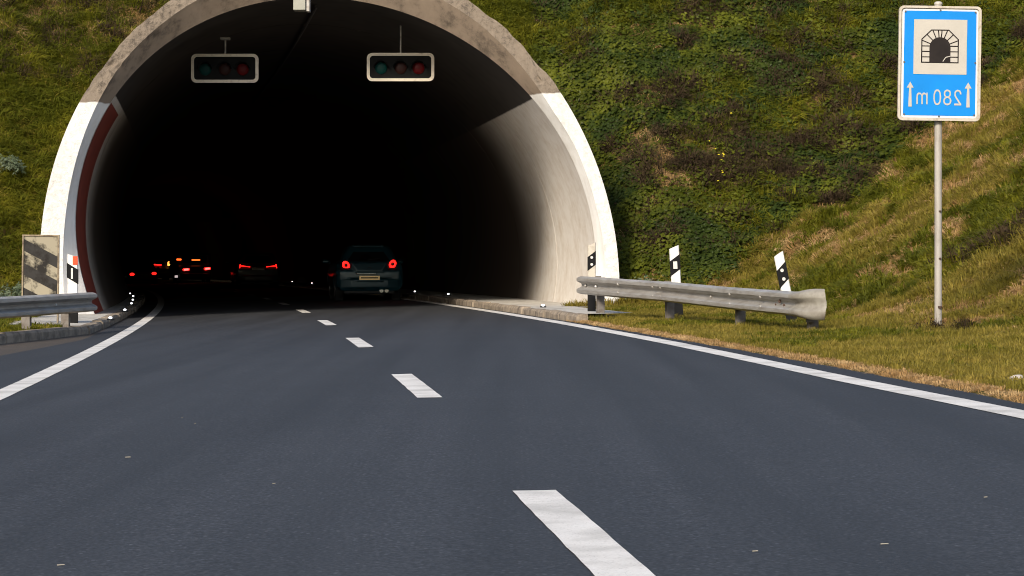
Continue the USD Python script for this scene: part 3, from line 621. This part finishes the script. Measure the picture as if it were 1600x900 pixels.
# ---------------------------------------------------------------- cars (rear at y = 0, driving away)
def wheel(t, x, y, r, w):
    ty = cyl((x - w / 2, y, r), (x + w / 2, y, r), r, 28); wp = obj('wheel', ty, M['tyre'], t, 40)
    s = 1 if x > 0 else -1
    obj('rim', cyl((x + s * (w / 2 - .02), y, r), (x + s * (w / 2 + .006), y, r), r * .64, 24), M['rim'], wp, 40)
def car(name, label, x, Y, W, L, H, belt, colour, shape):
    rz = math.atan(-float(Cd(Y + 2)))
    t = thing(name, label, 'van' if 'van' in name else 'car', (x, Y, float(road_z(x - float(C(Y))))), rz)
    h = W / 2; r = .12
    low = hullsph([(s * (h - r), y, z, r) for s in (-1, 1) for y, z in ((.16, .42), (.13, belt - .22), (.28, belt - .08), (L - .25, .42), (L - .2, .62), (L - 1.1, belt - .1))] + [(s * (h - .35), .12, .46, .12) for s in (-1, 1)] + [(s * (h - .3), L - .13, .5, .12) for s in (-1, 1)])
    for yw in (.78, L - .85):
        for s in (-1, 1):
            low = low - m3.Manifold.cylinder(.5, .345, .345, 28).rotate((0, 90, 0)).translate((s * (h - .05) - .25, yw, .31))
    obj('body', tm(low), colour, t, 40)
    yb = .55 if shape != 'van' else .22; rw = h - .32 if shape != 'van' else h - .1
    yf = L - 1.25 if shape != 'van' else L - .8
    cab = hullsph([(s * (h - .14), .22, belt - .12, .1) for s in (-1, 1)] + [(s * (rw - .08), yb, H - .17, .16) for s in (-1, 1)] + [(s * (rw - .12), (yb + yf) * .5 - .3, H - .16, .16) for s in (-1, 1)] + [(s * (rw - .1), yf - .65, H - .13, .1) for s in (-1, 1)] + [(s * (h - .2), yf + .25, belt - .1, .08) for s in (-1, 1)])
    cp = obj('cabin', tm(cab), colour, t, 40)
    # windows: slightly larger hull slabs sliced out of the cabin
    big = hullsph([(s * (h - .14), .22, belt - .12, .104) for s in (-1, 1)] + [(s * (rw - .08), yb, H - .17, .164) for s in (-1, 1)] + [(s * (rw - .12), (yb + yf) * .5 - .3, H - .16, .164) for s in (-1, 1)] + [(s * (rw - .1), yf - .65, H - .13, .104) for s in (-1, 1)] + [(s * (h - .2), yf + .25, belt - .1, .084) for s in (-1, 1)])
    zlo, zhi = belt + .06, H - .17
    rearw = m3.Manifold.hull_points(np.array([(s * a, y, z) for y in (-.3, .62) for z, a in ((zlo, h - .30), (zhi, rw - .14)) for s in (-1, 1)]))
    obj('rear_window', tm((big ^ rearw) - cab.scale((.985, 1, .99)).translate((0, .02, 0))), M['glass'], t, 30)
    for s in (-1, 1):
        side = m3.Manifold.hull_points(np.array([(s * a, y, z) for a in (.4, h + .2) for z, y in ((zlo, .75), (zlo, yf - .15), (zhi, .95), (zhi, yf - .75))]))
        obj('side_window', tm((big ^ side) - cab.translate((-s * .004, 0, 0))), M['glass'], t, 30)
    obj('rear_bumper', tm(hullsph([(s * (h - .16), .10, z, .09) for s in (-1, 1) for z in (.34, .50)] + [(s * (h - .4), .03, z, .07) for s in (-1, 1) for z in (.36, .5)])), colour, t, 40)
    obj('underbody', rbox(-h + .2, h - .2, .1, L - .3, .17, .42, .04), M['trim'], t)
    for yw in (.78, L - .85):
        for s in (-1, 1): wheel(t, s * (h - .12), yw, .31, .2)
    for s in (-1, 1):
        mr = obj('mirror', tm(hullsph([(s * (h + .02), yf - .1, belt + .05, .05), (s * (h + .17), yf - .08, belt + .07, .065)], 12)), colour, t, 40)
    return t
# teal hatchback
YH = 64.0; KH = YH / 4000
hx = (577.5 - 800) * KH
hc = car('hatchback_car', 'teal hatchback with lit ring shaped tail lamps driving into the tunnel', hx, YH, 1.68, 3.9, 1.40, .93, M['teal_paint'], 'hatch')
for s, zc in ((-1, .955), (1, .985)):
    ring = trimesh.creation.torus(.062, .028, 24, 10); ring.vertices *= (1.0, 1.25, 1); ring.apply_transform(trimesh.transformations.rotation_matrix(math.pi / 2, [1, 0, 0]))
    ring.apply_transform(trimesh.transformations.rotation_matrix(s * .5, [0, 1, 0])); ring.vertices[:, 1] *= .55
    ring.apply_translation((s * .585, .09, zc - .06)); lamp = obj('tail_lamp', ring, M['tail_red'], hc)
    core = trimesh.creation.icosphere(2, .045); core.vertices[:, 1] *= .5; core.apply_translation((s * .585, .088, zc - .06)); obj('lamp_core', core, M['tail_dim'], lamp)
    obj('reverse_lamp', tm(hullsph([(s * .47, .075, zc - .21, .035), (s * .56, .085, zc - .20, .035)], 12)), M['tail_dim'], hc)
def carbox(x0, x1, y0, y1, z0, z1, r=.012): return rbox(x0, x1, y0, y1, z0, z1, r)
obj('tailgate', tm(hullsph([(s * .46, .07, .62, .05) for s in (-1, 1)] + [(s * .42, .09, .92, .05) for s in (-1, 1)] + [(s * .3, .05, .76, .05) for s in (-1, 1)])), M['teal_paint'], hc)
obj('chrome_strip', carbox(-.33, .16, -.03, .0, .665, .70), M['chrome'], hc)
pl = obj('number_plate', carbox(-.26, .25, -.07, -.045, .525, .63, .006), M['plate'], hc)
obj('plate_band', bx(-.25, .25, .0, .0, 0, 0) if False else carbox(-.22, .21, -.076, -.068, .565, .595, .003), M['board_dark'], pl)
obj('rear_fascia', tm(hullsph([(s * .6, .06, .40, .05) for s in (-1, 1)] + [(s * .6, .06, .58, .05) for s in (-1, 1)] + [(s * .3, .0, .50, .05) for s in (-1, 1)])), M['teal_paint'], hc)
obj('wiper', cyl((-.02, .2, 1.03), (.28, .25, 1.07), .012, 8), M['trim'], hc)
obj('spoiler', tm(hullsph([(s * .36, .42, 1.375, .025) for s in (-1, 1)] + [(s * .38, .62, 1.385, .025) for s in (-1, 1)])), M['teal_paint'], hc)
obj('exhaust', cat_([cyl((.30, .02, .26), (.30, .3, .26), .05, 16), cyl((.43, .02, .26), (.43, .3, .26), .05, 16)]), M['chrome'], hc)
badge = trimesh.creation.torus(.045, .010, 18, 8); badge.apply_transform(trimesh.transformations.rotation_matrix(math.pi / 2, [1, 0, 0])); badge.apply_translation((0, .018, .80)); obj('round_badge', badge, M['trim'], hc)
# dark car with streak lamps
Y2 = 105.0
c2 = car('dark_car', 'dark car with thin streak shaped tail lamps in the right lane', (403.5 - 800) / 4000 * Y2, Y2, 1.84, 4.4, 1.5, 1.0, paint('grey_car_paint', (.04, .04, .045)), 'hatch')
for s in (-1, 1):
    l = obj('tail_lamp', tm(hullsph([(s * .74, .03, .945, .022), (s * .34, .03, .90, .016)], 10)), M['tail_red'], c2)
    obj('lamp_tip', tm(hullsph([(s * .73, .02, .99, .026), (s * .74, .02, .92, .022), (s * .76, .03, .86, .018)], 10)), M['tail_red'], l)
    obj('reflector', tm(hullsph([(s * .72, .02, .5, .02), (s * .55, .0, .5, .02)], 8)), M['tail_dim'], c2)
obj('number_plate', carbox(-.26, .26, -.01, .02, .77, .88, .006), M['plate_white'], c2)
Y2b = Y2 + 3
obj('amber_marker', tm(hullsph([(-.96, .3, .62, .03), (-.94, .3, .84, .025)], 10)), plain('dim_amber', (.4, .12, .05), .4), c2)
# van with high lamps
Y3 = 150.0; k3 = Y3 / 4000
c3x = (304 - 800) * k3
c3 = car('van', 'dark van with bright low tail lamps and orange high brake lamps', c3x, Y3, 1.95, 4.9, 1.75, 1.1, paint('black_van_paint', (.03, .03, .03)), 'van')
for pxx, pyy in ((291, 421.8), (324, 420.4)):
    lx, lz = (pxx - 304) * k3, EYE - (pyy - 420) * k3
    l = obj('tail_lamp', tm(hullsph([(lx - .13, .0, lz - .02, .08), (lx + .13, .0, lz, .08)], 12)), M['tail_red'], c3)
    obj('lamp_core', tm(hullsph([(lx - .1, -.05, lz - .02, .055), (lx + .1, -.05, lz, .055)], 12)), M['tail_core'], l)
for pxx, pyy, hw in ((279.8, 406.4, .10), (306.3, 407.1, .2)):
    lx, lz = (pxx - 304) * k3, EYE - (pyy - 420) * k3
    obj('high_brake_lamp', tm(hullsph([(lx - hw, .06, lz, .05), (lx + hw, .06, lz, .05)], 10)), M['brake'], c3)
lx, lz = (275.6 - 304) * k3, EYE - (433 - 420) * k3
obj('number_plate', carbox(lx - .09, lx + .09, -.05, -.02, lz - .08, lz + .08, .006), glow('glowing_plate', (.75, .62, .60), .45), c3)  # plate given its own glow in place of lamp light
# car in the left lane
Y4 = 146.0; k4 = Y4 / 4000
c4 = car('dark_car', 'farthest left car with two small red lamps wide apart', (223.6 - 800) * k4, Y4, 1.75, 4.2, 1.20, .86, paint('navy_car_paint', (.02, .02, .03)), 'hatch')
for pxx, pyy in ((206.6, 427.8), (240.7, 426.4)):
    lx, lz = (pxx - 223.6) * k4, EYE - (pyy - 420) * k4
    obj('tail_lamp', tm(hullsph([(lx - .05, .0, lz, .085), (lx + .05, .0, lz, .085)], 12)), M['tail_red'], c4)
# car ahead of it
Y5 = 178.0; k5 = Y5 / 4000
c5 = car('dark_car', 'car with a thin red brake lamp beside an amber flashing lamp', (246 - 800) * k5, Y5, 1.75, 4.3, 1.5, 1.0, paint('brown_car_paint', (.03, .025, .02)), 'hatch')
obj('high_brake_lamp', tm(hullsph([(-.20, .1, EYE + 5.9 * k5, .045), (.26, .1, EYE + 5.3 * k5, .045)], 10)), M['tail_red'], c5)
obj('amber_lamp', tm(hullsph([(.78, .0, EYE + 5.8 * k5, .10), (.78, .0, EYE + 9.0 * k5, .08)], 10)), M['amber_lamp'], c5)
obj('tail_lamp', tm(hullsph([(-.6, .0, EYE - .02, .04), (-.5, .0, EYE - .02, .04)], 10)), M['tail_dim'], c5)

# ---------------------------------------------------------------- vegetation
def blade(L, w, lean, az, curl, r0):
    a = np.array([math.cos(az), math.sin(az), 0]); sd = np.array([-math.sin(az), math.cos(az), 0]); b = a * r0
    m = b + a * lean * L * .35 + np.array([0, 0, L * .62]); t = b + a * lean * L * (1 + curl) + np.array([0, 0, L * (1 - .35 * lean)])
    v = np.array([b - sd * w / 2, b + sd * w / 2, m - sd * w * .4, m + sd * w * .4, t]); return v, np.array([[0, 1, 3], [0, 3, 2], [2, 3, 4]])
def join(parts):
    V, F, n = [], [], 0
    for v, f in parts: V.append(v); F.append(f + n); n += len(v)
    return trimesh.Trimesh(np.vstack(V), np.vstack(F), process=False)
def tuft(n, L, w, spread, lean, r):
    return join([blade(L * (.55 + .6 * r.random()), w * (.7 + .6 * r.random()), lean * (.3 + r.random()), r.random() * 6.283, r.random() * .4, spread * math.sqrt(r.random())) for _ in range(n)])
def leafy(n, size, rad, hgt, r, ratio=.75, droop=.5):
    P = []
    for _ in range(n):
        az = r.random() * 6.283; rr0 = rad * math.sqrt(r.random()); c = np.array([rr0 * math.cos(az), rr0 * math.sin(az), hgt * (.25 + .75 * r.random()) * (1 - .5 * (rr0 / rad) ** 2)])
        a2 = r.random() * 6.283; f = np.array([math.cos(a2), math.sin(a2), -droop * r.random() + .15]); f /= np.linalg.norm(f); s = np.cross(f, [0, 0, 1]); s /= np.linalg.norm(s); up = np.cross(s, f)
        s = s * math.cos(.8 * (r.random() - .5)) + up * math.sin(.8 * (r.random() - .5)); L = size * (.6 + .8 * r.random()); w = L * ratio * .5
        v = np.array([c - f * L * .5, c + s * w - up * L * .08, c + f * L * .5 - up * L * .12, c - s * w - up * L * .08, c + up * L * .03])
        P.append((v, np.array([[0, 1, 4], [1, 2, 4], [2, 3, 4], [3, 0, 4]])))
    return join(P)
def twigs(n, L, r):
    P = []
    for _ in range(n):
        v, f = blade(L * (.5 + .7 * r.random()), .012, 1.2 * r.random(), r.random() * 6.283, .6 * r.random(), .16 * r.random()); P.append((v, f))
    a = join(P); b = leafy(n, .05, .22, L * .8, r, .5, 1.2); return cat_([a, b])

NSAMP = 330000
def area_sample(n, t0, t1, y0, y1, r):
    return t0 + (t1 - t0) * r.random(n), y0 + (y1 - y0) * r.random(n)
r = np.random.default_rng(5)
tA, yA = area_sample(NSAMP, 3.3, 21, 11, 64, r); tB, yB = area_sample(170000, -19, -3.9, 20, 64, r); tC, yC = area_sample(60000, -6, 6, 46, 64, r)
t_, y_ = np.concatenate([tA, tB, tC]), np.concatenate([yA, yB, yC])
z_ = terrain_z(t_, y_); x_ = C(y_) + t_
u_, d_ = to_portal(x_, y_)
rad_ = np.hypot(u_, z_ - ZC); the_ = np.arctan2(z_ - ZC, u_)
pxs, pys = 800 + x_ / y_ * 4000, 420 - (z_ - EYE) / y_ * 4000
keep = (pxs > -260) & (pxs < 1860) & (pys > -140) & (pys < 1000) & ~((d_ > -.02) & (rad_ < R_out(the_) + .06)) & ~((d_ > -9) & (t_ > 0) & (t_ < 4.62) & (y_ > 38.5) & (u_ < 5.0) & (z_ < .6))
keep &= np.where(t_ > 0, t_ > edge_t(y_) + .015, t_ < kerb_left_t(y_) - .19) | (d_ > .3)
keep &= ~((t_ < 0) & (t_ > -4.75) & (y_ > 36.6) & (d_ < .3) & (z_ < .6))
t_, y_, z_, x_, u_, d_ = (a[keep] for a in (t_, y_, z_, x_, u_, d_))
e_ = .12
nx = -(terrain_z(t_ + e_, y_) - terrain_z(t_ - e_, y_)) / (2 * e_); ny = -(terrain_z(t_, y_ + e_) - terrain_z(t_, y_ - e_)) / (2 * e_) + Cd(y_) * -nx
N_ = np.stack([np.clip(nx, -1.5, 1.5), np.clip(ny, -1.5, 1.5), np.ones_like(nx)], 1)
P_ = np.stack([x_, y_, z_], 1)
n1 = meshkit.fbm(P_ * .45, 4, 31); n2 = meshkit.fbm(P_ * 1.4, 4, 77); n3 = meshkit.fbm(P_ * np.array([.55, .55, .55]), 4, 55)
rest = r.random(len(t_))
sp = lambda v, w: w * np.logaddexp(0, v / w)
zf_ = .86 * sp(d_ - .30 + .95 * ss(np.abs(u_), 5.15, 6.6), .22); zs_ = .62 * sp(t_ - 7.4, .8)
right = t_ > 0
creep = np.where(right, zf_ - zs_ + (n1 - .5) * 2.4, -9) * ss(z_, .15, .9)     # the steep face behind the portal carries ivy, the road bank carries grass
ivyzone = right & (creep > .15) & (d_ > -.5)
edge_d = np.where(right, t_ - edge_t(y_), -(t_ - kerb_left_t(y_)))
zone = np.full(len(t_), 0)                                                  # 0 grass 1 lush 2 dry 3 ivy 4 dark ivy 5 scrub
zone[(n1 > .52)] = 1
dryp = ss(n2, .50, .58) * .66 + .24
zone[(rest < dryp)] = 2
zone[~right] = np.where(rest[~right] < .82, 1, 0)
topleft = (~right) & (z_ > 4.6) & (n2 + .10 * (z_ - 4.6) > .52); zone[topleft] = np.where(rest[topleft] < .45, 2, np.where(rest[topleft] < .62, 5, 1))
zone[ivyzone] = np.where(n2[ivyzone] + .12 * (rest[ivyzone] - .5) > .50, 3, 4)
sc = ivyzone & ((n3 > .60) | ((((np.abs(u_ - 8.3) < 2.6) & (np.abs(z_ - 3.5) < 1.1)) | ((np.abs(u_ - 13.0) < 1.6) & (np.abs(z_ - 4.2) < .8))) & (n2 + .25 * (n3 - .5) > .485))); zone[sc & (rest < .8)] = 5
bare = ivyzone & (n2 > .575) & (rest < .55); zone[bare] = 2
zone[ivyzone & (n1 < .455) & (zone != 5) & (rest < .75)] = 1
zone[ivyzone & (rest > .95)] = 5
over = (~right | (t_ < 5)) & (z_ > 5.0) & (d_ > 2); zone[over & right] = 1
strip_dry = right & (edge_d < .30 + .6 * (n2 - .5) + .30 * rest) & (d_ < 0); zone[strip_dry] = 2
z_verge = right & (edge_d >= .26) & (edge_d < 2.6) & (d_ < -.5); zone[z_verge & (zone == 2) & (rest > .10)] = 0
brown = right & ((((x_ - 6.3) / .8 + (y_ - 33.5) * .1) ** 2 + ((y_ - 33.8) / .8) ** 2 < .8 + (n2 - .5) * 3) | (np.hypot(x_ - 4.58, y_ - 27.0) < .30)); zone[brown & (rest < .38)] = 5
dens = np.ones(len(t_)); dens[strip_dry] = 1; dens[ivyzone] = .55; dens[zone == 5] = .30
dens[~strip_dry & ~ivyzone] *= np.clip(.55 + 12 / y_[~strip_dry & ~ivyzone], .5, 1)
take = r.random(len(t_)) < dens
# bare patches
take &= ~((n2 > .585) & (r.random(len(t_)) < .55) & ~strip_dry)
size_ = np.where((d_ < -.3) & (edge_d < 4.5), .40 + .5 * ss(edge_d, 2.2, 4.5), .95)
def quat(N, yaw, w):
    n = N * np.array([w, w, 1]); n /= np.linalg.norm(n, axis=1, keepdims=True)
    ax = np.stack([-n[:, 1], n[:, 0], np.zeros(len(n))], 1); s = np.linalg.norm(ax, axis=1); a = np.arctan2(s, n[:, 2]); ax /= np.maximum(s, 1e-9)[:, None]
    q1 = np.concatenate([np.cos(a / 2)[:, None], ax * np.sin(a / 2)[:, None]], 1); q2 = np.stack([np.cos(yaw / 2), 0 * yaw, 0 * yaw, np.sin(yaw / 2)], 1)
    w1, x1, y1, z1 = q1.T; w2, x2, y2, z2 = q2.T
    return np.stack([w1 * w2 - x1 * x2 - y1 * y2 - z1 * z2, w1 * x2 + x1 * w2 + y1 * z2 - z1 * y2, w1 * y2 - x1 * z2 + y1 * w2 + z1 * x2, w1 * z2 + x1 * y2 - y1 * x2 + z1 * w2], 1)
def scatter(name, label, sel, protos, mat, smin, smax, tiltw):
    idx = np.nonzero(sel)[0]
    pi = UsdGeom.PointInstancer.Define(stage, '/World/' + name)
    for k, pm in enumerate(protos):
        mm = usdkit.mesh(stage, f'/World/{name}/clump' + (f'_{k:03d}' if k else ''), pm, mat, False); pi.GetPrototypesRel().AddTarget(mm.GetPath())
    pos = P_[idx].copy(); pos[:, 2] -= .01
    s = (smin + (smax - smin) * r.random(len(idx)) ** 1.5) * size_[idx]
    pi.CreatePositionsAttr(Vt.Vec3fArray.FromNumpy(pos.astype(np.float32))); pi.CreateProtoIndicesAttr(Vt.IntArray.FromNumpy(r.integers(0, len(protos), len(idx)).astype(np.int32)))
    pi.CreateScalesAttr(Vt.Vec3fArray.FromNumpy(np.stack([s, s, s * (.8 + .4 * r.random(len(idx)))], 1).astype(np.float32)))
    qs = quat(N_[idx], r.random(len(idx)) * 6.283, tiltw)
    pi.CreateOrientationsAttr(Vt.QuathArray([Gf.Quath(*map(float, q_)) for q_ in qs]))
    tag(pi.GetPrim(), label, name.replace('_', ' '), kind='stuff'); print(name, len(idx))
scatter('grass', 'yellow green grass over the right verge and bank', take & (zone == 0), [tuft(16, .17, .014, .10, .8, r) for _ in range(4)], M['grass'], .6, 1.45, .5)
scatter('lush_grass', 'deep green grass mostly on the bank left of the tunnel', take & (zone == 1), [tuft(16, .20, .017, .11, .9, r) for _ in range(4)], M['lush'], .6, 1.5, .5)
scatter('dry_grass', 'tan dry grass along the asphalt edge and in patches', take & (zone == 2), [tuft(14, .12, .013, .11, 1.4, r) for _ in range(4)], M['dry'], .5, 1.15, .7)
scatter('ivy', 'mid green leafy creeper covering the bank right of the portal', take & (zone == 3), [leafy(38, .066, .20, .17, r) for _ in range(4)], M['ivy'], .7, 1.6, 1.0)
scatter('dark_ivy', 'dark leafy creeper covering the bank right of the portal', take & (zone == 4), [leafy(34, .068, .20, .14, r) for _ in range(4)], M['ivy_dark'], .7, 1.5, 1.0)
scatter('dead_scrub', 'dead dark brown scrub in patches on the bank', take & (zone == 5), [twigs(26, .30, r) for _ in range(3)], M['scrub'], .7, 1.4, .8)
# pale leaved plants one can pick out
def ground_at(px_, y): x = (px_ - 800) / 4000 * y; t = x - float(C(y)); return x, y, float(terrain_z(np.array(t), np.array(y)))
def pale_plant(px_, y, size, label):
    x, y, z = ground_at(px_, y); t = thing('leafy_weed', label, 'plant', (x, y, z))
    P = []
    for _ in range(70):
        g = leafy(9, .10, .05, size * .55, r, .30, .9); az = r.random() * 6.283; q_ = size * .55 * math.sqrt(r.random())
        g.vertices += (q_ * math.cos(az), q_ * math.sin(az), size * (.05 + .45 * r.random() * (1 - q_ / size))); P.append(g)
    obj('leaves', cat_(P), M['pale_leaf'], t, False)
    obj('stem', cat_([cyl((0, 0, -.05), (.1 * math.cos(a), .1 * math.sin(a), size * .6), .008, 6) for a in (0, 2, 4)]), M['pale_leaf'], t)
pale_plant(18, 42.2, .75, 'pale grey green weed growing just left of the striped board')
pale_plant(14, 48.2, .55, 'pale weed higher up the left bank at the picture edge')
pale_plant(1003, 46.5, .60, 'pale weed beside the right foot of the portal')
def stone(px_, y, s, label):
    x, y, z = ground_at(px_, y); m = trimesh.creation.icosphere(2, s); m.vertices *= (1.2, 1, .7); m.vertices += ((meshkit.fbm(m.vertices * 9 / s * .1, 3, 4) - .5) * s * .9)[:, None] * m.vertex_normals
    m.apply_translation((x, y, z + s * .4)); tag(obj('stone', m, M['stone'], smooth=False), label, 'stone')
stone(1589, 17.3, .045, 'pale stone in the verge grass at the right picture edge')
stone(833, 51.3, .10, 'pale stone on the bank above the right side of the arch')
# small yellow flowers on the creeper
fl_ = []
for k in range(11):
    x, y, z = ground_at(1122 + r.normal(0, 13), 49.5 + r.normal(0, .5)); s = trimesh.creation.icosphere(1, .022); s.vertices *= (1, 1, .5); s.apply_translation((x, y, z + .25)); fl_.append(s)
tag(obj('yellow_flowers', cat_(fl_), M['flower']), 'cluster of tiny yellow flowers on the creeper right of the arch', 'flowers', kind='stuff')
# straw blown onto the road
st = []
for px_, py_ in ((428, 750), (285, 646), (305, 655), (95, 869), (1180, 869), (1382, 862), (1540, 793), (200, 705)):
    y = EYE * 4000 / (py_ - 420); x = (px_ - 800) / 4000 * y; z = float(road_z(x - float(C(y)))); a = r.random() * .5 - .25; L = .004 + .010 * r.random()
    st.append(cyl((x - L * math.cos(a), y - L * math.sin(a), z + .006), (x + L * math.cos(a), y + L * math.sin(a), z + .007), .0016, 5))
tag(obj('straw_litter', cat_(st), M['straw']), 'scattered straw bits lying on the near asphalt', 'straw', kind='stuff')
